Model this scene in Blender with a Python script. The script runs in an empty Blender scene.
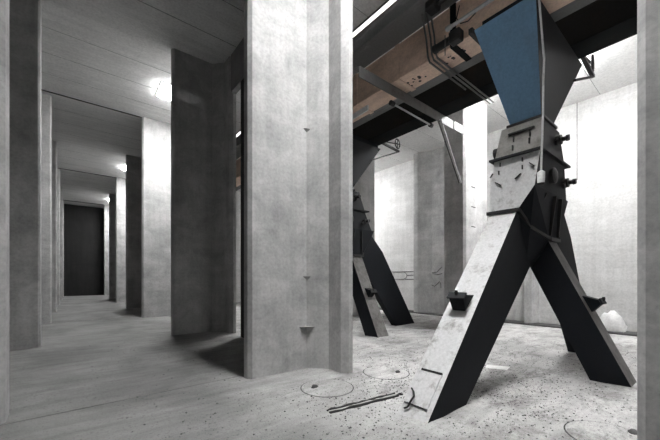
import bpy, bmesh, math, random
from mathutils import Vector, Matrix
random.seed(7)
S = bpy.context.scene
C = S.collection

# ------------------------------------------------------------------ camera
cam_d = bpy.data.cameras.new('camera')
cam = bpy.data.objects.new('camera', cam_d)
C.objects.link(cam)
cam.location = (0, 0, 1.5)
cam.rotation_euler = (math.radians(90), 0, math.radians(-39.12))
cam_d.sensor_width = 36
cam_d.lens = 36 * 316.32 / 660
cam_d.shift_y = 57.5 / 660
cam_d.clip_start = 0.05
cam_d.clip_end = 200
S.camera = cam

# ------------------------------------------------------------------ world, exposure
w = bpy.data.worlds.new('world')
S.world = w
w.use_nodes = True
w.node_tree.nodes['Background'].inputs[0].default_value = (0.8, 0.85, 0.9, 1)
w.node_tree.nodes['Background'].inputs[1].default_value = 0.05
S.view_settings.view_transform = 'Standard'
S.view_settings.look = 'None'
S.view_settings.gamma = 1
S.view_settings.exposure = 0.0
ROOF = 138.0        # radiance of the daylit rooflight pane above the viewpoint bay
LAMP = 160.0       # the box lights under the ceiling farther down the corridor
SHAFT = 0.75       # depth of the shafts below the corridor panes
ROOF_M = 90.0      # the unseen box lights added above the machine room


# ------------------------------------------------------------------ materials
def new_mat(name):
    m = bpy.data.materials.new(name)
    m.use_nodes = True
    nt = m.node_tree
    return m, nt, nt.nodes['Principled BSDF']


def mapping(nt, scale):
    g = nt.nodes.new('ShaderNodeNewGeometry')
    mp = nt.nodes.new('ShaderNodeMapping')
    mp.inputs['Scale'].default_value = scale
    nt.links.new(g.outputs['Position'], mp.inputs['Vector'])
    return mp


def noise(nt, scale, vec=(1, 1, 1), detail=6, rough=0.6, dist=0.0):
    n = nt.nodes.new('ShaderNodeTexNoise')
    n.inputs['Scale'].default_value = scale
    n.inputs['Detail'].default_value = detail
    n.inputs['Roughness'].default_value = rough
    n.inputs['Distortion'].default_value = dist
    nt.links.new(mapping(nt, vec).outputs[0], n.inputs['Vector'])
    return n.outputs['Fac']


def ramp(nt, fac, a, b, p0=0.3, p1=0.7):
    r = nt.nodes.new('ShaderNodeValToRGB')
    r.color_ramp.elements[0].position = p0
    r.color_ramp.elements[1].position = p1
    r.color_ramp.elements[0].color = (*a, 1)
    r.color_ramp.elements[1].color = (*b, 1)
    nt.links.new(fac, r.inputs[0])
    return r.outputs[0]


def mix(nt, a, b, fac, mode='MULTIPLY'):
    m = nt.nodes.new('ShaderNodeMix')
    m.data_type = 'RGBA'
    m.blend_type = mode
    if isinstance(fac, (int, float)):
        m.inputs[0].default_value = fac
    else:
        nt.links.new(fac, m.inputs[0])
    for s, k in ((a, 6), (b, 7)):
        if isinstance(s, tuple):
            m.inputs[k].default_value = (*s, 1)
        else:
            nt.links.new(s, m.inputs[k])
    return m.outputs[2]


def bump(nt, bsdf, hgt, strength, dist=0.02):
    b = nt.nodes.new('ShaderNodeBump')
    b.inputs['Strength'].default_value = strength
    b.inputs['Distance'].default_value = dist
    nt.links.new(hgt, b.inputs['Height'])
    nt.links.new(b.outputs[0], bsdf.inputs['Normal'])


def grey(v, tint=(1, 1, 1)):
    return tuple(v * t for t in tint)


def concrete(name, base, lo=0.72, streak=0.25, board=None, rough=0.9, tint=(1, 0.995, 0.985), bstr=0.35, blotch=1.1):
    m, nt, p = new_mat(name)
    big = ramp(nt, noise(nt, blotch, detail=9, rough=0.65, dist=0.4), grey(lo), (1, 1, 1), 0.34, 0.62)
    fine = ramp(nt, noise(nt, 22, detail=5), grey(0.82), (1.0, 1.0, 1.0), 0.3, 0.6)
    st = ramp(nt, noise(nt, 1.0, (6, 6, 0.35), detail=5), grey(1 - streak), (1, 1, 1), 0.35, 0.6)
    col = mix(nt, mix(nt, mix(nt, grey(base, tint), big, 1.0), fine, 1.0), st, 1.0)
    pits = ramp(nt, noise(nt, 55, detail=2), grey(0.45), (1, 1, 1), 0.24, 0.3)
    col = mix(nt, col, pits, 0.6)
    if board:
        bl = ramp(nt, noise(nt, 1.0, board, detail=3), grey(0.92), (1, 1, 1), 0.4, 0.6)
        col = mix(nt, col, bl, 1.0)
    nt.links.new(col, p.inputs['Base Color'])
    p.inputs['Roughness'].default_value = rough
    bump(nt, p, noise(nt, 14, detail=8, rough=0.7), bstr, 0.015)
    return m


def paint(name, col, dirt=(0.05, 0.045, 0.04), amount=(0.55, 0.8), rough=0.55, scale=3.0, metallic=0.0, vec=(1, 1, 1)):
    m, nt, p = new_mat(name)
    f = ramp(nt, noise(nt, scale, vec, detail=8, rough=0.7), (0, 0, 0), (1, 1, 1), *amount)
    c = mix(nt, col, dirt, f, 'MIX')
    fine = ramp(nt, noise(nt, 30, detail=4), grey(0.8), (1, 1, 1), 0.3, 0.65)
    nt.links.new(mix(nt, c, fine, 1.0), p.inputs['Base Color'])
    p.inputs['Roughness'].default_value = rough
    p.inputs['Metallic'].default_value = metallic
    bump(nt, p, noise(nt, 9, detail=6), 0.12, 0.01)
    return m


def dull(m, v):
    m.node_tree.nodes['Principled BSDF'].inputs['Specular IOR Level'].default_value = v


def emit(name, strength, col=(1.0, 1.0, 1.0)):
    m, nt, p = new_mat(name)
    p.inputs['Base Color'].default_value = (0.8, 0.8, 0.8, 1)
    p.inputs['Emission Color'].default_value = (*col, 1)
    p.inputs['Emission Strength'].default_value = strength
    return m


M = {}
M['pillar'] = concrete('pillar_concrete', 0.58, lo=0.66, streak=0.12, board=(0.5, 0.5, 5), blotch=1.7)
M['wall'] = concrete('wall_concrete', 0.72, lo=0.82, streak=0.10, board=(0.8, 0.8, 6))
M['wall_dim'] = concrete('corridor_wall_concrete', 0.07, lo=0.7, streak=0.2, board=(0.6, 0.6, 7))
M['ceiling'] = concrete('ceiling_concrete', 0.96, lo=0.9, streak=0.0, board=(0.4, 9, 1))
M['shaft'] = concrete('pale_shaft_render', 0.8, lo=0.9, streak=0.0)
M['ceiling_m'] = concrete('limewashed_ceiling', 0.96, lo=0.93, streak=0.0, bstr=0.2)
M['lintel'] = concrete('lintel_concrete', 0.40, lo=0.7, streak=0.2)
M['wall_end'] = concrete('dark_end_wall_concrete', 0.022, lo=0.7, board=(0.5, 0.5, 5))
M['joint'] = paint('joint_dark', (0.03, 0.03, 0.03), rough=0.9)

# floor: trodden dusty concrete with speckles of grit and darker wet-looking patches
m, nt, p = new_mat('floor_concrete')
big = ramp(nt, noise(nt, 0.7, detail=9, rough=0.65, dist=0.5), grey(0.66), (1, 1, 1), 0.36, 0.62)
scr = ramp(nt, noise(nt, 1.0, (0.9, 6, 1), detail=6), grey(0.8), (1, 1, 1), 0.36, 0.56)
spk = ramp(nt, noise(nt, 26, detail=4, rough=0.6), grey(0.4), (1, 1, 1), 0.33, 0.42)
spk2 = ramp(nt, noise(nt, 70, detail=2), grey(0.5), (1, 1, 1), 0.33, 0.44)
clus = ramp(nt, noise(nt, 1.3, detail=5, rough=0.6), (0.1, 0.1, 0.1), (1, 1, 1), 0.38, 0.6)
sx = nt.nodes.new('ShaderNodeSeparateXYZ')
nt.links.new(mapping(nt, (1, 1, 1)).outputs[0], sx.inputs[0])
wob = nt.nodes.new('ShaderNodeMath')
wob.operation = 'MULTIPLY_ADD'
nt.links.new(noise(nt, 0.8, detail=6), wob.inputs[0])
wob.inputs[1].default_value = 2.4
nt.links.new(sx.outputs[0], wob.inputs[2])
mr = nt.nodes.new('ShaderNodeMapRange')          # floor turns paler from the corridor into the machine room
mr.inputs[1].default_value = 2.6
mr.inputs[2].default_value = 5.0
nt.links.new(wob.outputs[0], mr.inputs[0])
floor_tone = mix(nt, grey(0.25, (1, 0.995, 0.98)), grey(0.60, (1, 0.99, 0.975)), mr.outputs[0], 'MIX')
c = mix(nt, mix(nt, mix(nt, mix(nt, floor_tone, big, 1), scr, 1), spk, clus), spk2, 0.8)
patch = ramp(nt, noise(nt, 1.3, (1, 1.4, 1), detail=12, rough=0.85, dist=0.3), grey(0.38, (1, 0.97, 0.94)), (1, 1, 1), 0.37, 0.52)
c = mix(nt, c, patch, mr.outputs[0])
nt.links.new(c, p.inputs['Base Color'])
p.inputs['Roughness'].default_value = 0.92
bump(nt, p, noise(nt, 6, detail=9, rough=0.7), 0.5, 0.03)
M['floor'] = m

M['blue'] = paint('blue_paint', (0.15, 0.285, 0.44), (0.13, 0.20, 0.28), (0.5, 0.85), 0.5, 1.6, vec=(1, 1, 0.4))
M['slate'] = paint('slate_shade', (0.013, 0.0145, 0.017), (0.012, 0.012, 0.012), (0.5, 0.8), 0.7)  # also carries the painted shade of hopper and box sides
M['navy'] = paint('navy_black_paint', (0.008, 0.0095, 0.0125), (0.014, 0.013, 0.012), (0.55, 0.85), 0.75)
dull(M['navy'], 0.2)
dull(M['slate'], 0.3)
M['black'] = paint('black_iron', (0.012, 0.012, 0.012), (0.03, 0.02, 0.015), (0.6, 0.8), 0.6)
M['dust'] = paint('pale_steel', (0.64, 0.64, 0.64), (0.32, 0.31, 0.30), (0.54, 0.7), 0.75, 6.0)  # tone of upper leg faces, and light painted on the box side
M['midgrey'] = paint('mid_grey_steel', (0.15, 0.145, 0.14), (0.06, 0.055, 0.05), (0.42, 0.68), 0.7, 5.0)  # mid grey tone for the upper faces of the other two legs
M['boxgrey'] = paint('stained_grey_steel', (0.30, 0.29, 0.275), (0.12, 0.11, 0.1), (0.42, 0.68), 0.65, 3.5)
M['beige'] = paint('beige_rust_paint', (0.88, 0.66, 0.52), (0.50, 0.34, 0.27), (0.45, 0.72), 0.6, 2.2, vec=(1, 0.5, 1))
M['girder'] = paint('dark_girder_steel', (0.011, 0.0125, 0.013), (0.02, 0.016, 0.014), (0.5, 0.75), 0.6, 2.0)
dull(M['girder'], 0.08)
M['girder'].node_tree.nodes['Principled BSDF'].inputs['Roughness'].default_value = 0.9
M['beamgrey'] = paint('grey_beam_steel', (0.17, 0.17, 0.17), (0.36, 0.37, 0.36), (0.58, 0.72), 0.7, 2.0, vec=(1, 0.25, 1))
M['iron'] = paint('grey_iron', (0.12, 0.12, 0.115), (0.06, 0.05, 0.045), (0.5, 0.75), 0.55, 5)
M['pipe'] = paint('galvanised_pipe', (0.42, 0.42, 0.42), (0.2, 0.19, 0.18), (0.55, 0.75), 0.45, 6, 0.3)
M['white'] = paint('white_plastic', (0.85, 0.85, 0.84), (0.6, 0.6, 0.58), (0.6, 0.9), 0.5, 6)
M['kerb'] = concrete('dark_kerb', 0.09, lo=0.5)
M['rubble'] = concrete('rubble_grit', 0.13, lo=0.4)
M['mound'] = concrete('pale_dust', 0.50, lo=0.75)
M['sack'] = concrete('white_sack_cloth', 0.8, lo=0.85, streak=0.05)
M['ink'] = paint('black_spray_paint', (0.06, 0.06, 0.06), (0.15, 0.15, 0.15), (0.5, 0.7), 0.8, 9)
M['glow'] = emit('daylit_rooflight_glass', ROOF)
M['glow_s'] = emit('daylit_slot_glass', 1.6)
M['lamp'] = emit('glowing_diffuser', LAMP)
M['glow_m'] = emit('added_lamp_diffuser', ROOF_M)  # glow of the added machine room lamps


# ------------------------------------------------------------------ mesh helpers
def obj(name, bm, mat, parent=None, smooth=False):
    bmesh.ops.recalc_face_normals(bm, faces=bm.faces[:])
    me = bpy.data.meshes.new(name)
    bm.to_mesh(me)
    bm.free()
    for mm in (mat if isinstance(mat, (list, tuple)) else [mat]):
        me.materials.append(M[mm])
    if smooth:
        for f in me.polygons:
            f.use_smooth = True
    o = bpy.data.objects.new(name, me)
    C.objects.link(o)
    if parent is not None:
        o.parent = parent
        o.matrix_parent_inverse = Matrix.Identity(4)
        o.location = -Vector(parent_origin(parent))
    return o


def parent_origin(p):
    v = Vector(p.location)
    while p.parent is not None:
        p = p.parent
        v = v + Vector(p.location)
    return v


def empty(name, loc, label, cat, group=None):
    o = bpy.data.objects.new(name, None)
    o.location = loc
    o.empty_display_size = 0.2
    C.objects.link(o)
    return tag(o, label, cat, group)


def tag(o, label, cat=None, group=None, kind=None):
    o['label'] = label
    if cat:
        o['category'] = cat
    if group:
        o['group'] = group
    if kind:
        o['kind'] = kind
    return o


def B():
    return bmesh.new()


def add_box(bm, x0, x1, y0, y1, z0, z1, mi=0):
    vs = [bm.verts.new((x, y, z)) for z in (z0, z1) for y in (y0, y1) for x in (x0, x1)]
    for idx in ((0, 1, 3, 2), (4, 6, 7, 5), (0, 4, 5, 1), (2, 3, 7, 6), (0, 2, 6, 4), (1, 5, 7, 3)):
        f = bm.faces.new([vs[i] for i in idx])
        f.material_index = mi
    return bm


def box(*a):
    return add_box(B(), *a)


def bevel(bm, w, seg=1):
    bmesh.ops.bevel(bm, geom=bm.edges[:], offset=w, segments=seg, affect='EDGES', profile=0.5)
    return bm


def prism(pts, lo, hi, axis='z'):
    """polygon extruded along an axis: z -> pts are (x,y); y -> (x,z); x -> (y,z)"""
    bm = B()

    def mk(p, t):
        return {'z': (p[0], p[1], t), 'y': (p[0], t, p[1]), 'x': (t, p[0], p[1])}[axis]
    a = [bm.verts.new(mk(p, lo)) for p in pts]
    b = [bm.verts.new(mk(p, hi)) for p in pts]
    n = len(pts)
    bm.faces.new(a)
    bm.faces.new(b)
    for i in range(n):
        bm.faces.new((a[i], a[(i + 1) % n], b[(i + 1) % n], b[i]))
    return bm


def frustum(r0, z0, r1, z1):
    """r = (x0,x1,y0,y1)"""
    bm = B()
    v = []
    for r, z in ((r0, z0), (r1, z1)):
        v += [bm.verts.new((r[0], r[2], z)), bm.verts.new((r[1], r[2], z)), bm.verts.new((r[1], r[3], z)), bm.verts.new((r[0], r[3], z))]
    for q in ((3, 2, 1, 0), (4, 5, 6, 7), (0, 1, 5, 4), (1, 2, 6, 5), (2, 3, 7, 6), (3, 0, 4, 7)):
        bm.faces.new([v[i] for i in q])
    return bm


def hull(pts):
    bm = B()
    for q in pts:
        bm.verts.new(q)
    r = bmesh.ops.convex_hull(bm, input=bm.verts[:])
    bmesh.ops.delete(bm, geom=list(set(g for g in r['geom_interior'] if isinstance(g, bmesh.types.BMVert))), context='VERTS')
    bmesh.ops.dissolve_limit(bm, angle_limit=0.02, verts=bm.verts[:], edges=bm.edges[:])
    return bm


def add_tube(bm, pts, r, n=8, mi=0):
    pts = [Vector(q) for q in pts]
    rings = []
    for i, q in enumerate(pts):
        d = (pts[min(i + 1, len(pts) - 1)] - pts[max(i - 1, 0)]).normalized()
        up = Vector((0, 0, 1)) if abs(d.z) < 0.9 else Vector((1, 0, 0))
        a = d.cross(up).normalized()
        b = d.cross(a).normalized()
        rr = r[i] if isinstance(r, (list, tuple)) else r
        rings.append([bm.verts.new(q + rr * (math.cos(2 * math.pi * k / n) * a + math.sin(2 * math.pi * k / n) * b)) for k in range(n)])
    for i in range(len(rings) - 1):
        for k in range(n):
            f = bm.faces.new((rings[i][k], rings[i][(k + 1) % n], rings[i + 1][(k + 1) % n], rings[i + 1][k]))
            f.material_index = mi
    for rg in (rings[0], rings[-1]):
        f = bm.faces.new(rg)
        f.material_index = mi
    return bm


def tube(pts, r, n=8):
    return add_tube(B(), pts, r, n)


def add_bar(bm, p0, p1, w, h, up=(0, 0, 1)):
    p0, p1 = Vector(p0), Vector(p1)
    d = (p1 - p0).normalized()
    s = d.cross(Vector(up)).normalized()
    u = s.cross(d).normalized()
    v = []
    for q in (p0, p1):
        for a, b in ((-1, -1), (1, -1), (1, 1), (-1, 1)):
            v.append(bm.verts.new(q + s * a * w / 2 + u * b * h / 2))
    for q in ((3, 2, 1, 0), (4, 5, 6, 7), (0, 1, 5, 4), (1, 2, 6, 5), (2, 3, 7, 6), (3, 0, 4, 7)):
        bm.faces.new([v[i] for i in q])
    return bm


def bar(p0, p1, w, h, up=(0, 0, 1)):
    return add_bar(B(), p0, p1, w, h, up)


def mats_by(o, fn):
    for f in o.data.polygons:
        f.material_index = fn(f.normal)


def copy_tree(o, parent=None):
    c = o.copy()
    C.objects.link(c)
    c.parent = parent
    for ch in list(o.children):
        copy_tree(ch, c)
    return c


# ------------------------------------------------------------------ dimensions
FY0, PITCH = 4.42, 4.58           # front faces of the pillars, bay by bay
XL, XR = -0.54, 1.96              # corridor sides
JX0, JX1 = 3.26, 3.42             # wall line between corridor and machine room
WL, WR = -2.0, 11.65              # outer walls
YF, YB = -5.0, 33.3               # ends of the corridor
YM = 18.16                        # end of the machine room
HC, HM = 7.45, 6.70               # ceiling heights
ROW = PITCH / 4

# ------------------------------------------------------------------ floor
SEAM = 4.60
fl = tag(obj('floor', box(WL - 0.3, WR + 0.3, YF - 0.3, YB + 0.3, -0.30, -0.03), 'joint'), 'dark bedding under the dusty grey concrete floor', kind='structure')
for y0, y1 in ((YF - 0.3, SEAM - 0.009), (SEAM + 0.009, SEAM + 2 * PITCH - 0.009), (SEAM + 2 * PITCH + 0.009, YB + 0.3)):
    obj('floor_slab', box(WL - 0.3, WR + 0.3, y0, y1, -0.03, 0.0), 'floor', fl)

# ------------------------------------------------------------------ ceilings
HX0, HX1 = 2.12, 3.12                         # rooflight opening and lights along the corridor
C_HOLE = ((0.95, 2.73),)                      # opening in the roof of the viewpoint bay
C_LAMPS = tuple((FY0 + PITCH * (k + 0.5) + 0.0 - 0.56, FY0 + PITCH * (k + 0.5) + 0.30) for k in (1, 3, 5))
MX0, MX1 = 8.0, 9.3                         # unseen lights added in the machine room
M_LAMPS = ((2.22, 3.05), (10.9, 12.0))
rows = []
y = FY0
while y > YF:
    y -= ROW
while y < YB:
    a, b = max(y, YF), min(y + ROW, YB)
    if b - a > 0.05:
        rows.append((a, b))
    y += ROW


def slab(x0, x1, a, b, z0, z1, holes, hx0, hx1, g, bm=None):
    """one board-wide strip of ceiling with the rooflight openings left out"""
    own = bm is None
    if own:
        bm = B()
    cuts = [(max(a, h0), min(b, h1)) for h0, h1 in holes if h1 > a + 0.001 and h0 < b - 0.001]
    a, b = a + g, b - g
    if not cuts:
        pts = [(x0, a), (x1, a), (x1, b), (x0, b)]
        polys = [pts]
    else:
        h0, h1 = max(cuts[0][0], a), min(cuts[0][1], b)
        if h1 >= b - 0.001 and h0 > a + 0.01:
            polys = [[(x0, a), (x1, a), (x1, b), (hx1, b), (hx1, h0), (hx0, h0), (hx0, b), (x0, b)]]
        elif h0 <= a + 0.001 and h1 < b - 0.01:
            polys = [[(x0, a), (hx0, a), (hx0, h1), (hx1, h1), (hx1, a), (x1, a), (x1, b), (x0, b)]]
        elif h0 > a + 0.01:
            polys = [[(x0, a), (x1, a), (x1, h0), (x0, h0)], [(x0, h1), (x1, h1), (x1, b), (x0, b)], [(x0, h0), (hx0, h0), (hx0, h1), (x0, h1)], [(hx1, h0), (x1, h0), (x1, h1), (hx1, h1)]]
        else:
            polys = [[(x0, a), (hx0, a), (hx0, b), (x0, b)], [(hx1, a), (x1, a), (x1, b), (hx1, b)]]
    for pts in polys:
        lo = [bm.verts.new((p[0], p[1], z0)) for p in pts]
        hi = [bm.verts.new((p[0], p[1], z1)) for p in pts]
        bm.faces.new(lo)
        bm.faces.new(hi)
        for q in range(len(pts)):
            bm.faces.new((lo[q], lo[(q + 1) % len(pts)], hi[(q + 1) % len(pts)], hi[q]))
    return bm


bm, bm2 = B(), B()
for a, b in rows:
    slab(WL, JX1, a, b, HC + 0.06, HC + 0.3, C_HOLE, HX0, HX1, 0, bm)
    if a < YM - 0.1:
        slab(JX1, WR, a, min(b, YM), HM + 0.06, HM + 0.3, (), MX0, MX1, 0, bm2)
ce = tag(obj('ceiling', bm, 'joint'), 'board-marked concrete ceiling of the tall corridor', kind='structure')
ce2 = tag(obj('ceiling', bm2, 'joint'), 'pale concrete ceiling over the machine room', kind='structure')
for a, b in rows:
    bay = math.floor((a + 0.01 - FY0) / PITCH)        # bay -1 is the lit one at the viewpoint, 0 dark, 1 lit ...
    z = HC + 0.03 if bay % 2 else HC - 0.005
    obj('ceiling_panel', slab(WL, JX1, a, b, z, HC + 0.08, C_HOLE, HX0, HX1, 0.006), ['joint', 'ceiling'], ce)
    if a < YM - 0.1:
        obj('ceiling_panel', slab(JX1, WR, a, min(b, YM), HM, HM + 0.08, (), MX0, MX1, 0.004), ['joint', 'ceiling_m'], ce2)

for o in ce.children[:] + ce2.children[:]:
    mats_by(o, lambda n: 1 if abs(n.z) > 0.5 else 0)

# ------------------------------------------------------------------ outer walls
def wall(name, label, mat, *a):
    return tag(obj(name, box(*a), mat), label, kind='structure')


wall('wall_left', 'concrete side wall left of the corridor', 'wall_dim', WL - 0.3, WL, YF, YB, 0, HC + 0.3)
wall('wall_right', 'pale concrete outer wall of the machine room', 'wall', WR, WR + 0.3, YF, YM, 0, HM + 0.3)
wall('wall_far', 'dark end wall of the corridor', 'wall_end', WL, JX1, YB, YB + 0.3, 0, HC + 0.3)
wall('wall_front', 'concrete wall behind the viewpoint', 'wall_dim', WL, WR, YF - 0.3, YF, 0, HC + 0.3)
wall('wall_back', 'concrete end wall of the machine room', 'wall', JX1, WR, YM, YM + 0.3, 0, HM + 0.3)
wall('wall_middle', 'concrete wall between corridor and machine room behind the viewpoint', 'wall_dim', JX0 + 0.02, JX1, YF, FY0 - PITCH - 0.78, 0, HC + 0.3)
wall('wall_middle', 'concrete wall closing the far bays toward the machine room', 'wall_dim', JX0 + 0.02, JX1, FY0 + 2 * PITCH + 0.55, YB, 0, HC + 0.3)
tag(obj('baseboard_right', bevel(box(WR - 0.55, WR, YF, YM, 0, 0.05), 0.02), 'kerb'), 'low dark kerb along the foot of the machine room wall', kind='structure')  # low strip in a dark tone along the wall foot
tag(obj('trim_1', box(WR - 0.006, WR, 2.655, 2.675, 4.4, HM), 'iron'), 'dark vertical joint in the machine room wall', kind='structure')

# ------------------------------------------------------------------ right pillars (fin + jambs, one casting)
FIN = [(2.12, 0.24), (2.0, 0.09), (2.0, -0.03), (2.05, -0.09), (3.01, -0.10), (3.26, -0.38), (3.26, -0.68), (3.34, -0.78), (JX1, -0.78),
       (JX1, 0.55), (3.31, 0.55), (3.26, 0.50), (3.26, 0.24)]
labels_r = {
    -1: ('tall concrete pillar at the right edge, nearest the viewpoint', 0),
    0: ('broad bright concrete pillar with triangular tabs in the foreground', 0),
    1: ('dark shaded concrete pillar just behind the broad bright pillar', 0),
    2: ('brightly lit pillar beside the visible rooflight in the corridor', 0),
    3: ('dark pillar right behind the one lit by the visible rooflight', 0),
    4: ('fifth pillar along the right of the corridor, lit pale', 0),
    5: ('sixth pillar along the right of the corridor, narrow and dark', 0),
    6: ('farthest pillar on the right, pale sliver beside the end wall', 0)}
fin_me = None
for k in range(-1, 7):
    if fin_me is None:
        o = obj('concrete_pillar', prism(FIN, 0, HC + 0.08), 'pillar')
        fin_me = o.data
    else:
        o = bpy.data.objects.new('concrete_pillar', fin_me)
        C.objects.link(o)
    o.location = (0, FY0 + PITCH * k, 0)
    tag(o, labels_r[k][0], 'pillar', 'pillars along the right of the corridor')
    if k == 0:
        big_pillar = o

# triangular tabs in the inner corner of the broad pillar
for z, s in ((3.96, 0.07), (1.52, 0.075), (0.69, 0.15)):
    bm = B()
    cx_, cy_ = 3.01, -0.10
    top = [(cx_ + 0.01, cy_ + 0.02), (cx_ - s, cy_ + 0.005), (cx_ - 0.3 * s, cy_ - 0.55 * s), (cx_ + 0.66 * s, cy_ - 0.74 * s)]
    tv = [bm.verts.new((x, yy, z)) for x, yy in top]
    bv = bm.verts.new((cx_ + 0.002, cy_ - 0.004, z - 0.8 * s))
    bm.faces.new(tv)
    for i in range(4):
        bm.faces.new((tv[i], tv[(i + 1) % 4], bv))
    t = obj('corner_tab', bm, 'lintel')
    t.parent = big_pillar

# lintels over the openings
for k, lab in ((-1, 'concrete lintel over the opening beside the viewpoint'), (0, 'shaded lintel over the dark doorway behind the broad pillar'), (1, 'lintel over the opening of the lit bay behind')):
    ya = FY0 + PITCH * k + 0.55
    yb = FY0 + PITCH * (k + 1) - 0.78
    tag(obj('concrete_lintel', box(JX0 + 0.02, JX1, ya, yb, 6.45 if k >= 0 else HM, HC + 0.3), 'lintel'), lab, 'lintel', 'lintels over the machine room openings')
tag(obj('wall_infill', box(JX0 + 0.03, JX1 - 0.02, FY0 + 0.55, 7.62, 0, 6.45), 'wall_dim'), 'added wall narrowing the dark bay opening to keep light out', kind='structure')  # wall added to keep machine room light out of the bay
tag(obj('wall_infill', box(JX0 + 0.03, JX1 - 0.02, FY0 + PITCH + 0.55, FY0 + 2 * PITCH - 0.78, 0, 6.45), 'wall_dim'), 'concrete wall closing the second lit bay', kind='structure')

# ------------------------------------------------------------------ left pillars
labels_l = {
    -1: 'concrete pillar left of the viewpoint',
    0: 'pale pillar cut off by the left edge of the picture',
    1: 'wide dark pillar second from the left edge',
    2: 'pale narrow pillar third from the left edge',
    3: 'grey narrow pillar fourth along the left of the corridor',
    4: 'pale sliver of the fifth pillar along the left',
    5: 'sixth pillar along the left of the corridor',
    6: 'farthest pillar on the left beside the end wall'}
LF = [(WL, 0.0), (XL - 0.04, 0.0), (XL, 0.04), (XL, 0.3), (WL, 0.3)]
lme = None
for k in range(-1, 7):
    if lme is None:
        o = obj('concrete_pillar', prism(LF, 0, HC + 0.08), 'pillar')
        lme = o.data
    else:
        o = bpy.data.objects.new('concrete_pillar', lme)
        C.objects.link(o)
    o.location = (0, 4.62 + PITCH * k, 0)
    tag(o, labels_l[k], 'pillar', 'pillars along the left of the corridor')

# ------------------------------------------------------------------ machine room pillars
COL = [(8.21, -0.04), (8.27, -0.10), (8.9, -0.10), (8.9, 0.0), (9.70, 0.0), (9.76, 0.06), (9.76, 0.52), (8.21, 0.52)]
cme = None
for k, lab in ((0, 'grey pillar behind the near chute, steel strut fixed to it'), (1, 'dim pillar beside the far chute in the machine room'), (2, 'pillar at the back of the machine room'), (-1, 'machine room pillar out to the right')):
    if cme is None:
        o = obj('concrete_pillar', prism(COL, 0, HM + 0.05), 'pillar')
        cme = o.data
    else:
        o = bpy.data.objects.new('concrete_pillar', cme)
        C.objects.link(o)
    o.location = (0, FY0 + PITCH * k, 0)
    tag(o, lab, 'pillar', 'free pillars in the machine room')
tag(obj('concrete_pillar', prism([(WR, 8.35), (11.12, 8.1), (11.12, 7.9), (11.42, 7.42), (11.42, 6.7), (WR, 6.7)], 0, HM + 0.05), 'pillar'),
    'stained wall pillar with scribbles behind the far chute', 'pillar', 'half pillars on the machine room wall')
tag(obj('concrete_pillar', prism([(WR, 4.05), (11.3, 3.97), (11.3, 3.75), (WR, 3.65)], 0, HM + 0.05), 'pillar'),
    'slim wall pillar seen between the spread legs of the near chute', 'pillar', 'half pillars on the machine room wall')

for q in (2.9, 3.45, 4.0):
    pin = obj('tie_mark', box(8.55, 8.78, -0.104, -0.09, q, q + 0.025), 'joint')
    pin.parent = bpy.data.objects['concrete_pillar.016']

# ------------------------------------------------------------------ rooflights (panes at the top of shafts through the roof slab)
def rooflight(x0, x1, y0, y1, z, top, glow, label):
    r = empty('rooflight', ((x0 + x1) / 2, (y0 + y1) / 2, z), label, 'rooflight', 'daylit rooflights')
    t = 0.04
    bm = B()
    for a in ((x0 - t, x0, y0 - t, y1 + t), (x1, x1 + t, y0 - t, y1 + t), (x0, x1, y0 - t, y0), (x0, x1, y1, y1 + t)):
        add_box(bm, *a, z + 0.09, top + 0.06)
    obj('shaft', bm, 'shaft', r)
    bm = B()
    for a in ((x0 - t, x0, y0 - t, y1 + t), (x1, x1 + t, y0 - t, y1 + t), (x0, x1, y0 - t, y0), (x0, x1, y1, y1 + t)):
        add_box(bm, *a, z - 0.025, z + 0.002)
    obj('frame', bm, 'iron', r)
    ym = y0 + (y1 - y0) * 0.72
    obj('glazing_bar', box(x0, x1, ym - 0.018, ym + 0.018, top - 0.05, top), 'iron', r)
    obj('pane', box(x0, x1, y0, ym - 0.018, top, top + 0.02), glow, r)
    obj('pane', box(x0, x1, ym + 0.018, y1, top, top + 0.02), glow, r)


rooflight(HX0, HX1, C_HOLE[0][0], C_HOLE[0][1], HC + 0.03, HC + SHAFT, 'glow', 'rooflight shaft above the broad bright pillar, over the viewpoint bay')


def box_light(x0, x1, y0, y1, z, dep, glow, label):
    """glowing diffuser box under the ceiling, on a slim steel tray"""
    r = empty('ceiling_light', ((x0 + x1) / 2, (y0 + y1) / 2, z), label, 'ceiling light', 'box lights under the ceiling')
    obj('tray', box(x0 - 0.03, x1 + 0.03, y0 - 0.03, y1 + 0.03, z - 0.02, z), 'iron', r)
    ym = y0 + (y1 - y0) * 0.7
    obj('diffuser', bevel(box(x0, x1, y0, ym - 0.01, z - dep, z - 0.02), 0.015), glow, r)
    obj('diffuser', bevel(box(x0, x1, ym + 0.01, y1, z - dep, z - 0.02), 0.015), glow, r)
    obj('dividing_bar', box(x0, x1, ym - 0.01, ym + 0.01, z - dep - 0.01, z - 0.02), 'iron', r)


for (y0, y1), lab in zip(C_LAMPS, ('bright square ceiling light showing beside the dark pillar', 'small second ceiling light farther down the corridor', 'farthest tiny ceiling light down the corridor')):
    box_light(HX0, HX1, y0, y1, HC + 0.03, 0.05, 'lamp', lab)
box_light(10.2, 11.3, -2.0, -1.05, HM, 0.22, 'glow_m', 'added unseen ceiling light by the outer wall, off to the right')  # extra lamp added to brighten the outer wall
for (y0, y1), lab in zip(M_LAMPS, ('added ceiling light hidden above the near blue hopper', 'added unseen ceiling light at the back of the machine room')):
    box_light(MX0, MX1, y0, y1, HM, 0.22, 'glow_m', lab)  # unseen lamps added to light the machine room wall and ceiling

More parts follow.
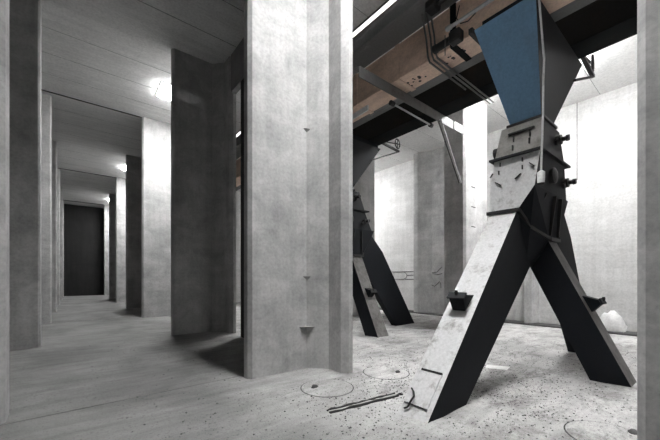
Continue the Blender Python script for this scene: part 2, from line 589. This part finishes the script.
# ------------------------------------------------------------------ overhead conveyor
YA, YE = -2.5, 14.0
g = empty('box_girder', (6.6, YA, 5.3), 'dark square steel girder running past the back of the hoppers', 'girder')
obj('web', bevel(box(6.34, 6.85, YA, YE, 5.3, 5.86), 0.012), 'girder', g)
for yy in (0.2, 3.4, 5.0, 8.0):
    obj('joint_plate', box(6.325, 6.345, yy, yy + 0.25, 5.36, 5.80), 'girder', g)
t = empty('conveyor_trough', (5.1, YA, 5.3), 'beige rusty conveyor trough overhead with drilled underside', 'conveyor')
obj('trough_body', bevel(box(4.84, 5.35, YA, YE, 5.3, 5.97), 0.01), 'beige', t)
obj('flange', box(5.35, 5.57, YA, YE, 5.30, 5.36), 'beamgrey', t)
for i in range(14):
    yy = YA + 0.6 + i * 1.15
    obj('strap', box(4.825, 5.36, yy, yy + 0.10, 5.285, 5.97), 'girder' if i % 3 == 1 else 'beige', t)
hole_me = None
for yy in (2.75, 2.9, 3.05, 3.55, 3.7, 3.85):
    for k in range(5):
        x = 5.02 + random.random() * 0.2
        y_ = yy + random.uniform(-0.06, 0.06)
        rr = random.choice((0.014, 0.02, 0.03))
        obj('drilled_hole', tube([(x, y_, 5.2985), (x, y_, 5.302)], rr, 8), 'black', t)
tag(obj('steel_beam', bevel(box(4.33, 4.84, YA, YE, 5.972, 6.29), 0.012), 'beamgrey'), 'grey streaked steel beam above the beige trough', 'beam')
sr = empty('slot_rooflight', (4.7, YA, HM), 'narrow daylit slot in the ceiling beside the grey beam', 'rooflight')
obj('slot_pane', box(4.60, 4.80, YA, YE, HM - 0.012, HM + 0.004), 'glow_s', sr)
obj('slot_frame', box(4.575, 4.60, YA, YE, HM - 0.02, HM + 0.004), 'iron', sr)
# pipe along the front of the trough
pt = empty('steel_pipe', (4.5, 2.4, 5.45), 'bright steel pipe running along the trough above the blue hopper', 'pipe')
obj('pipe_run', tube([(4.62, 2.72, 5.45), (4.62, -2.0, 5.45)], 0.028, 10), 'pipe', pt)
obj('pipe_end', tube([(4.62, 2.66, 5.45), (4.62, 2.74, 5.45)], 0.04, 10), 'pipe', pt)
# drive motor and gear by the trough
dm = empty('drive_motor', (4.7, 2.85, 5.4), 'black drive motor hanging against the beige trough', 'motor')
obj('motor_body', tube([(4.76, 2.75, 5.36), (4.76, 3.0, 5.36)], [0.06, 0.06], 14), 'black', dm)
obj('motor_cap', tube([(4.76, 3.0, 5.36), (4.76, 3.05, 5.36), (4.76, 3.07, 5.36)], [0.068, 0.068, 0.04], 14), 'black', dm)
obj('gear_box', bevel(box(4.68, 4.84, 2.56, 2.75, 5.26, 5.44), 0.02), 'black', dm)
obj('bracket', box(4.70, 5.2, 2.36, 2.42, 5.22, 5.30), 'black', dm)
obj('hanger_rod', tube([(4.68, 2.80, 5.42), (4.68, 2.80, 5.10)], 0.008, 6), 'iron', dm)
vb = empty('valve_block', (4.4, 3.2, 5.9), 'black valve block under the grey beam', 'valve')
obj('valve_body', bevel(box(4.42, 4.62, 2.82, 3.02, 5.80, 5.97), 0.03), 'black', vb)
obj('valve_stem', tube([(4.52, 2.82, 5.86), (4.52, 2.66, 5.86)], 0.03, 8), 'black', vb)
tag(obj('cable', tube([(4.80, 2.62, 5.85), (4.78, 2.66, 5.66), (4.76, 2.58, 5.52), (4.76, 2.46, 5.48), (4.78, 2.34, 5.55)], 0.009, 6), 'black'), 'black cable looping down the beige trough side', 'cable')
# three thin pipes bending over the trough and crossing below it
for i, (yy, xe) in enumerate(((3.05, 7.0), (3.12, 7.0), (3.20, 6.1))):
    lab = ('thin pipe crossing under the trough, nearest of the three', 'middle one of three thin pipes crossing under the trough', 'shortest of three thin pipes crossing under the trough')[i]
    tag(obj('thin_pipe', tube([(4.60, yy - 0.02, 5.97), (4.76, yy, 5.60), (4.80, yy, 5.34), (4.86, yy, 5.27), (5.3, yy, 5.265), (xe, yy, 5.262)], 0.016, 8), 'iron'), lab, 'pipe', 'thin pipes under the trough')

# support bracket between the two hoppers
sb = empty('support_bracket', (5.7, 4.08, 5.2), 'grey angle iron bracket under the girders with a sloping strut', 'bracket')
bm = B()
add_box(bm, 3.95, 7.49, 4.03, 4.05, 5.07, 5.27)
add_box(bm, 3.95, 7.49, 4.05, 4.16, 5.255, 5.27)
obj('cross_bar', bm, 'iron', sb)
obj('end_plate', box(7.12, 7.5, 4.012, 4.03, 5.07, 5.265), 'dust', sb)
obj('strut', bar((6.50, 4.06, 5.14), (8.17, 4.46, 4.10), 0.03, 0.09), 'iron', sb)
obj('strut_flange', bar((6.50, 4.02, 5.11), (8.17, 4.44, 4.07), 0.07, 0.015), 'dust', sb)
obj('side_bar', bar((4.76, 4.6, 5.03), (4.80, 5.6, 5.03), 0.03, 0.11), 'white', sb)  # white colour stands in for the light falling on this bar
rd = empty('hanging_rod', (5.7, 4.2, 5.0), 'thin pale rod with black end caps below the bracket', 'rod')
obj('rod', tube([(5.04, 4.17, 5.02), (6.40, 4.20, 5.02)], 0.018, 8), 'pipe', rd)
obj('end_cap', tube([(4.96, 4.17, 5.02), (5.06, 4.17, 5.02)], 0.05, 10), 'black', rd)
obj('end_cap', tube([(6.38, 4.20, 5.02), (6.46, 4.20, 5.02)], 0.05, 10), 'black', rd)


# ------------------------------------------------------------------ chute machine (near), origin at its base
def chute(label):
    r = empty('chute_machine', (5.75, 1.9, 0), label, 'chute', 'blue hoppers with spreading chute legs')
    hp = obj('hopper', frustum((5.31, 5.82, 1.64, 2.06), 3.87, (4.60, 6.78, 1.48, 2.28), 5.15), ['blue', 'slate'], r)
    mats_by(hp, lambda n: 1 if abs(n.y) > 0.5 else 0)  # Y-facing sides get dark slate: their shade is put into the colour
    obj('hopper_collar', box(4.72, 6.75, 1.55, 2.22, 5.15, 5.30), 'navy', r)
    obj('neck_flange', bevel(box(5.26, 5.90, 1.595, 2.10, 3.83, 3.87), 0.006), 'black', r)
    ub = obj('upper_box', frustum((5.16, 6.26, 1.60, 2.23), 3.345, (5.27, 6.07, 1.62, 2.17), 3.83), ['boxgrey', 'slate'], r)
    mats_by(ub, lambda n: 1 if abs(n.y) > 0.5 or n.x > 0.5 else 0)  # X side grey, other sides dark: light and shade in the colour
    obj('box_flange', box(5.09, 6.40, 1.55, 2.29, 3.315, 3.345), 'slate', r)
    lb = obj('lower_box', frustum((5.12, 6.60, 1.66, 2.29), 2.83, (5.15, 6.26, 1.60, 2.23), 3.315), ['dust', 'slate'], r)
    mats_by(lb, lambda n: 0 if n.x < -0.5 else 1)  # lit X side pale, other sides dark: the light is in the colour
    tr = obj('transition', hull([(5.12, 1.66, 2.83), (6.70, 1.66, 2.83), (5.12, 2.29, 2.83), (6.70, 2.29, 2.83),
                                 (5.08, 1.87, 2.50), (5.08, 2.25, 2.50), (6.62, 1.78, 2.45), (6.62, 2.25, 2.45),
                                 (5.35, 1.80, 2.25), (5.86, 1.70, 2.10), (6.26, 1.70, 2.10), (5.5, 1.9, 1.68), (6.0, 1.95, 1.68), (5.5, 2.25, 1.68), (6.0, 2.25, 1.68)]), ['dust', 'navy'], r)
    mats_by(tr, lambda n: 0 if n.x < -0.9 else 1)  # lit X side painted pale here too
    obj('stiffener_rib', bar((5.58, 1.66, 2.78), (5.42, 1.80, 2.32), 0.02, 0.04, (0, 1, 0)), 'black', r)
    obj('stiffener_rib', bar((5.90, 1.63, 2.78), (5.84, 1.69, 2.16), 0.02, 0.05, (0, 1, 0)), 'black', r)
    obj('stiffener_rib', bar((6.18, 1.63, 2.78), (6.22, 1.69, 2.16), 0.02, 0.05, (0, 1, 0)), 'black', r)

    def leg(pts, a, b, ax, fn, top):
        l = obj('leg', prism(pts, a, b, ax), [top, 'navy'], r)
        mats_by(l, fn)  # upper face paler, remaining faces dark
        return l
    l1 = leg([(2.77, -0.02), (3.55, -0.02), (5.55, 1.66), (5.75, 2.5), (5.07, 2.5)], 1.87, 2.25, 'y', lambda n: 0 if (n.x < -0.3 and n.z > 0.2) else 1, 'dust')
    l2 = leg([(7.80, -0.02), (8.72, -0.02), (7.15, 2.25), (6.62, 2.75), (5.8, 2.7), (6.42, 1.66), (7.06, 0.87)], 1.73, 1.93, 'y', lambda n: 0 if (n.x > 0.3 and n.z > 0.2) else 1, 'midgrey')
    l3 = leg([(0.73, -0.02), (1.18, -0.02), (2.05, 1.85), (2.05, 2.4), (1.86, 2.4)], 5.86, 6.26, 'x', lambda n: 0 if (n.y < -0.3 and n.z > 0.2) else 1, 'midgrey')
    # strap flanges at the joints
    obj('leg_flange', bar((5.03, 1.83, 2.49), (5.03, 2.29, 2.49), 0.05, 0.05), 'black', r)
    obj('leg_flange', bar((5.05, 1.86, 2.50), (5.37, 1.79, 2.24), 0.06, 0.05), 'black', r)
    obj('leg_flange', bar((5.33, 1.80, 2.26), (5.88, 1.69, 2.10), 0.06, 0.05), 'black', r)
    obj('leg_flange', bar((5.84, 1.68, 2.11), (6.30, 1.68, 2.11), 0.04, 0.05), 'black', r)
    obj('leg_flange', bar((6.28, 1.69, 2.12), (6.50, 1.84, 2.50), 0.04, 0.05), 'black', r)
    # cleanout boxes with lids on the pale leg and on the leg toward the viewer
    def cleanout(parent, P, n, s, d):
        # P centre on the surface, n outward normal, s sideways, d down the slope
        P, n, s, d = Vector(P), Vector(n).normalized(), Vector(s).normalized(), Vector(d).normalized()
        wd, ln, hh = 0.105, 0.26, 0.15
        pts = []
        for sg in (-1, 1):
            pts += [P + s * wd * sg - d * ln * 0.5, P + s * wd * sg * 0.8 + d * ln * 0.5, P + s * wd * sg * 0.9 + d * ln * 0.25 + n * hh, P + s * wd * sg - d * 0.0 + n * hh]
        cb = obj('cleanout_box', hull([q for q in pts]), 'navy', parent)
        bm = hull([P + s * wd * 1.1 * sg + d * q + n * z for sg in (-1, 1) for q, z in ((0.075, hh + 0.01), (-0.02, hh + 0.01), (0.075, hh + 0.03), (-0.02, hh + 0.03))])
        lid = obj('lid', bm, 'slate', cb)
        q = P + d * 0.03 + n * (hh + 0.03)
        obj('knob', tube([q, q + Vector((0, 0, 0.03)), q + Vector((0, 0, 0.06))], [0.012, 0.022, 0.018], 8), 'black', cb)
    sl = Vector((5.07 - 2.77, 0, 2.52)).normalized()
    cp = Vector((2.77, 2.06, 0)) + sl * 1.60
    cleanout(l1, cp, (-sl.z, 0, sl.x), (0, 1, 0), -sl)
    sl3 = Vector((0, 1.86 - 0.73, 2.42)).normalized()
    cp = Vector((6.06, 0.73, 0)) + sl3 * 1.22
    cleanout(l3, cp, (0, -sl3.z, sl3.y), (1, 0, 0), -sl3)
    # access panel near the foot of the pale leg
    n1 = Vector((-sl.z, 0, sl.x))
    def on(t, yy, off=0.0):
        return Vector((2.77, yy, -0.02)) + sl * t + n1 * off
    bm = hull([on(tt, yy, oo) for tt in (0.17, 0.60) for yy in (1.93, 2.19) for oo in (-0.005, 0.012)])
    ap = obj('access_panel', bm, 'dust', l1)
    obj('panel_edge', bar(on(0.60, 1.93, 0.012), on(0.60, 2.19, 0.012), 0.02, 0.02, n1), 'black', ap)
    obj('panel_edge', bar(on(0.17, 1.93, 0.008), on(0.17, 2.22, 0.008), 0.012, 0.012, n1), 'black', ap)
    obj('panel_handle', tube([on(0.34, 2.20, 0.02), on(0.30, 2.14, 0.05), on(0.25, 2.11, 0.05), on(0.20, 2.12, 0.05), on(0.12, 2.14, 0.03), on(0.10, 2.18, 0.02)], 0.011, 6), 'black', ap)
    # latches and bolts on the box face
    for px in ((5.20, 1.97, 3.60), (5.16, 1.97, 3.46), (5.19, 1.75, 3.62), (5.17, 1.75, 3.50)):
        obj('latch', box(px[0] - 0.01, px[0] + 0.03, px[1] - 0.007, px[1] + 0.007, px[2] - 0.04, px[2] + 0.04), 'black', ub)
    obj('handle_bar', bar((5.22, 1.70, 3.70), (5.22, 2.05, 3.70), 0.04, 0.022), 'black', ub)
    for yy, zz, dy in ((2.13, 3.24, 0), (2.15, 3.12, 0), (1.82, 3.23, 0), (1.82, 3.12, 0), (1.70, 3.13, 0.03), (2.26, 3.10, -0.02), (2.16, 2.95, 0.04), (1.88, 3.0, -0.04)):
        obj('latch', bar((5.115, yy - dy, zz - 0.03), (5.115, yy + dy, zz + 0.03), 0.02, 0.014, (0, 1, 0)), 'black', lb)
    # knobs on the side toward the viewer
    for (x, z), par in (((5.93, 3.66), ub), ((6.28, 3.05), lb)):
        kb = obj('clamp_knob', tube([(x, 1.62, z), (x, 1.55, z), (x, 1.545, z), (x, 1.50, z), (x, 1.49, z), (x, 1.45, z)], [0.075, 0.075, 0.035, 0.035, 0.05, 0.045], 12), 'black', par)
        obj('clamp_arm', bar((x - 0.14, 1.585, z - 0.08), (x + 0.02, 1.585, z + 0.0), 0.03, 0.07), 'black', kb)
    obj('gear_ring', tube([(5.72, 1.64, 3.06), (5.72, 1.58, 3.06), (5.72, 1.56, 3.06), (5.72, 1.55, 3.06)], [0.12, 0.12, 0.08, 0.04], 18), 'black', lb)
    obj('side_disc', tube([(5.33, 2.19, 3.50), (5.33, 2.30, 3.50)], 0.085, 16), 'black', ub)
    # hand wheel and its carrier past the far end of the hopper
    hb = obj('wheel_carrier', bar((6.42, 1.5, 4.75), (7.62, 1.5, 5.29), 0.04, 0.035), 'black', r)
    obj('carrier_arm', bar((6.80, 1.5, 5.36), (7.62, 1.5, 5.29), 0.06, 0.05), 'black', hb)
    obj('wheel_shaft', tube([(6.8, 1.52, 5.40), (7.54, 1.50, 5.50)], 0.018, 8), 'black', hb)
    bm = B()
    ring = [Vector((7.54 + 0.13 * math.cos(a), 1.49 + 0.02 * math.cos(a), 5.50 + 0.135 * math.sin(a))) for a in [2 * math.pi * i / 16 for i in range(17)]]
    add_tube(bm, ring, 0.022, 6)
    add_bar(bm, ring[0], ring[8], 0.02, 0.02)
    add_bar(bm, ring[4], ring[12], 0.02, 0.02, (1, 0, 0))
    obj('hand_wheel', bm, 'black', hb)
    return r


near = chute('large near chute with blue hopper and pale sloping leg')
far = copy_tree(near)
far.location.y += PITCH
for ch in list(far.children):                  # the far chute's outer leg gives way to the added infill wall
    if ch.name.split('.')[0] == 'leg' and min(v.co.x for v in ch.data.vertices) < 3.0:
        for g_ in list(ch.children_recursive):
            bpy.data.objects.remove(g_)
        bpy.data.objects.remove(ch)
far['label'] = 'dark far chute half hidden behind the broad bright pillar'

# hanging cable with a white socket down the near hopper
cb = empty('hanging_cable', (4.9, 1.42, 2.8), 'pale cable with white socket hanging down the near hopper', 'cable')
obj('cord', tube([(4.42, 1.42, 5.6), (4.50, 1.42, 5.13), (4.56, 1.42, 4.86), (4.71, 1.42, 4.32), (4.71, 1.43, 4.0), (4.70, 1.43, 3.6), (4.66, 1.43, 3.2), (4.63, 1.43, 2.85)], 0.013, 8), 'pipe', cb)
obj('socket', tube([(4.63, 1.43, 2.86), (4.63, 1.43, 2.84), (4.625, 1.43, 2.76), (4.625, 1.43, 2.70)], [0.02, 0.045, 0.045, 0.04], 12), 'white', cb)
obj('socket_ring', tube([(4.625, 1.43, 2.70), (4.625, 1.43, 2.68)], [0.05, 0.03], 12), 'black', cb)

# ------------------------------------------------------------------ floor details
def cover(x, y, rad, label):
    r = empty('floor_cover', (x, y, 0), label, 'cover', 'round covers in the floor')
    obj('cover_disc', tube([(x, y, -0.01), (x, y, 0.006)], rad - 0.01, 48), 'floor', r)
    bm = B()
    n = 64
    a = [[bm.verts.new((x + q * math.cos(2 * math.pi * i / n), y + q * math.sin(2 * math.pi * i / n), 0.0025)) for i in range(n)] for q in (rad - 0.011, rad + 0.003)]
    for i in range(n):
        bm.faces.new((a[0][i], a[0][(i + 1) % n], a[1][(i + 1) % n], a[1][i]))
    o = obj('rim_joint', bm, 'joint', r)
    return r


cover(2.69, 3.37, 0.36, 'round floor cover beside the broad pillar foot')
cover(3.84, 3.32, 0.36, 'round floor cover between pillar and pale chute leg')
cover(3.90, 0.63, 0.36, 'round floor cover in the lower right corner')

# slot with dirty steel edges in the floor
sl_ = empty('floor_slot', (2.7, 2.66, 0), 'dirty narrow slot edged with dark iron in the floor', 'slot')
for s in (-1, 1):
    off = Vector((0.13, 1.0, 0)).normalized() * 0.035 * s
    pts = []
    for i in range(15):
        t_ = i / 14
        q = Vector((2.21, 2.74, 0.004)).lerp(Vector((3.20, 2.60, 0.004)), t_) + off
        pts.append(q + Vector((random.uniform(-.01, .01), random.uniform(-.01, .01), 0)))
    obj('edge_iron', tube(pts, [random.uniform(0.009, 0.024) for _ in pts], 6), 'black', sl_)
obj('slot_fill', bar((2.22, 2.74, 0.002), (3.19, 2.60, 0.002), 0.05, 0.012), 'mound', sl_)
obj('end_iron', tube([(3.19, 2.57, 0.008), (3.25, 2.585, 0.01), (3.26, 2.54, 0.008)], 0.014, 6), 'black', sl_)

# stones lying about
def stone(name, x, y, sx, sy, sz, mat, label, cat='stone', seed=0, sub=2, group=None):
    rnd = random.Random(seed)
    bm = B()
    bmesh.ops.create_icosphere(bm, subdivisions=sub, radius=1)
    for v in bm.verts:
        k = 1 + rnd.uniform(-0.16, 0.16)
        v.co = Vector((v.co.x * sx * k + x, v.co.y * sy * k + y, max(-0.15, v.co.z) * sz * k + 0.12 * sz))
    return tag(obj(name, bm, mat, smooth=True), label, cat, group)


stone('stone', 2.55, 3.47, 0.055, 0.03, 0.04, 'rubble', 'dark stone lying on the cover by the broad pillar', seed=1)
stone('stone', 3.98, 3.2, 0.05, 0.035, 0.03, 'rubble', 'dark stone lying on the cover near the pale leg', seed=2)
stone('stone', 4.20, 0.52, 0.06, 0.04, 0.03, 'rubble', 'dark lump at the lower right beside the cover', seed=3)
def mound(x, y, rx, ry, hgt, label, seed):
    rnd = random.Random(seed)
    bm = B()
    n, rings = 28, 8
    vs = [bm.verts.new((x, y, hgt))]
    prev = None
    wob_ = [rnd.uniform(0.75, 1.2) for _ in range(n)]
    for k in range(1, rings + 1):
        t = k / rings
        cur = []
        for i in range(n):
            a = 2 * math.pi * i / n
            ww = (wob_[i] + wob_[i - 1]) / 2
            zz = -0.004 if k == rings else hgt * (1 - t * t) ** 2 * rnd.uniform(0.55, 1.25) + 0.002
            cur.append(bm.verts.new((x + rx * t * ww * math.cos(a), y + ry * t * ww * math.sin(a), zz)))
        for i in range(n):
            if prev is None:
                bm.faces.new((vs[0], cur[i], cur[(i + 1) % n]))
            else:
                bm.faces.new((prev[i], cur[i], cur[(i + 1) % n], prev[(i + 1) % n]))
        prev = cur
    return tag(obj('dust_mound', bm, 'floor', smooth=True), label, 'dust heap', 'dust heaps at the chute feet')


mound(2.80, 1.90, 0.30, 0.26, 0.016, 'pale dust heaped around the foot of the pale leg', 4)
mound(3.55, 1.76, 0.55, 0.2, 0.014, 'low dust heap along the shaded side of the pale leg', 5)
mound(5.85, 0.72, 0.45, 0.3, 0.014, 'low dust heap at the foot of the right leg', 6)
mound(6.0, 5.4, 0.5, 0.4, 0.018, 'dust heap at the foot of the far chute', 8)
stone('white_sack', 11.42, 1.88, 0.16, 0.34, 0.5, 'sack', 'white rounded sack slumped at the foot of the far right wall', 'sack', 7, 3)
tag(obj('paper_sheet', hull([(5.30, 2.44, 0.004), (5.48, 2.50, 0.004), (5.66, 2.20, 0.004), (5.44, 2.16, 0.006), (5.30, 2.44, 0.010), (5.48, 2.50, 0.010), (5.66, 2.20, 0.012), (5.44, 2.16, 0.012)]), 'white'), 'flat white scrap lying on the floor beneath the chute', 'scrap')

# grit scattered over the floor, uncountable
bm = B()
rg = random.Random(11)
def grit(x, y, s):
    vs = [bm.verts.new((x + s * dx * rg.uniform(.6, 1.3), y + s * dy * rg.uniform(.6, 1.3), z * s)) for dx, dy, z in ((1, 0, 0), (-.5, .87, 0), (-.5, -.87, 0), (0, 0, .8))]
    for q in ((0, 1, 3), (1, 2, 3), (2, 0, 3)):
        bm.faces.new([vs[i] for i in q])
for _ in range(9000):
    u = rg.random()
    if u < 0.55:
        x, y_ = rg.gauss(3.6, 1.3), rg.gauss(2.2, 0.9)
    elif u < 0.8:
        x, y_ = rg.gauss(6, 1.6), rg.gauss(2.2, 1.3)
    else:
        x, y_ = rg.uniform(0.2, 9), rg.uniform(0.5, 9)
    if 1.9 < x < 3.8 and 3.6 < y_ < 5.0:
        continue
    if (7.9 < x < 10.1 and y_ > 4.2) or (3.15 < x < 3.55 and y_ > 3.5) or y_ < 0.62 or (x > 1.7 and y_ > 8.0):
        continue
    if y_ > 9 or y_ < 0 or x > 11 or x < -0.4:
        continue
    grit(x, y_, 0.004 + 0.012 * rg.random() ** 3)
tag(obj('floor_grit', bm, 'rubble'), 'dark grit strewn over the floor around the chute', 'grit', kind='stuff')

# ------------------------------------------------------------------ writing on the far wall
def strokes(name, lines, plane, label):
    r = empty(name, plane(*lines[0][0]), label, 'graffiti')
    for ln in lines:
        obj('stroke', tube([plane(*q) for q in ln], 0.013, 4), 'ink', r)


# letters are laid out in wall metres: a runs along the wall, b is the height
def on_wall(a, b):
    return (WR - 0.014, 10.0 - a, b)


strokes('graffiti', [[(0.0, 1.76), (1.52, 1.76)], [(0.15, 1.60), (0.33, 1.60)],
                     [(0.42, 1.76), (0.42, 1.42), (1.0, 1.42), (1.13, 1.50), (1.17, 1.60), (1.10, 1.70), (1.0, 1.76)],
                     [(1.17, 1.60), (1.50, 1.60)], [(1.05, 1.42), (1.52, 1.42)]], on_wall, 'angular black letters scrawled on the pale far wall')


def on_pier(a, b):
    return (11.42 - 0.014, 7.40 - a, b)


strokes('graffiti', [[(0.0, 1.70), (0.22, 1.72), (0.35, 1.85), (0.45, 1.93)], [(0.02, 1.66), (0.25, 1.62), (0.45, 1.66)],
                     [(-0.02, 1.20), (0.10, 1.14), (0.25, 1.25), (0.32, 1.34), (0.38, 1.28), (0.40, 1.08)]], on_pier, 'black zigzag scribble on the stained wall pillar')
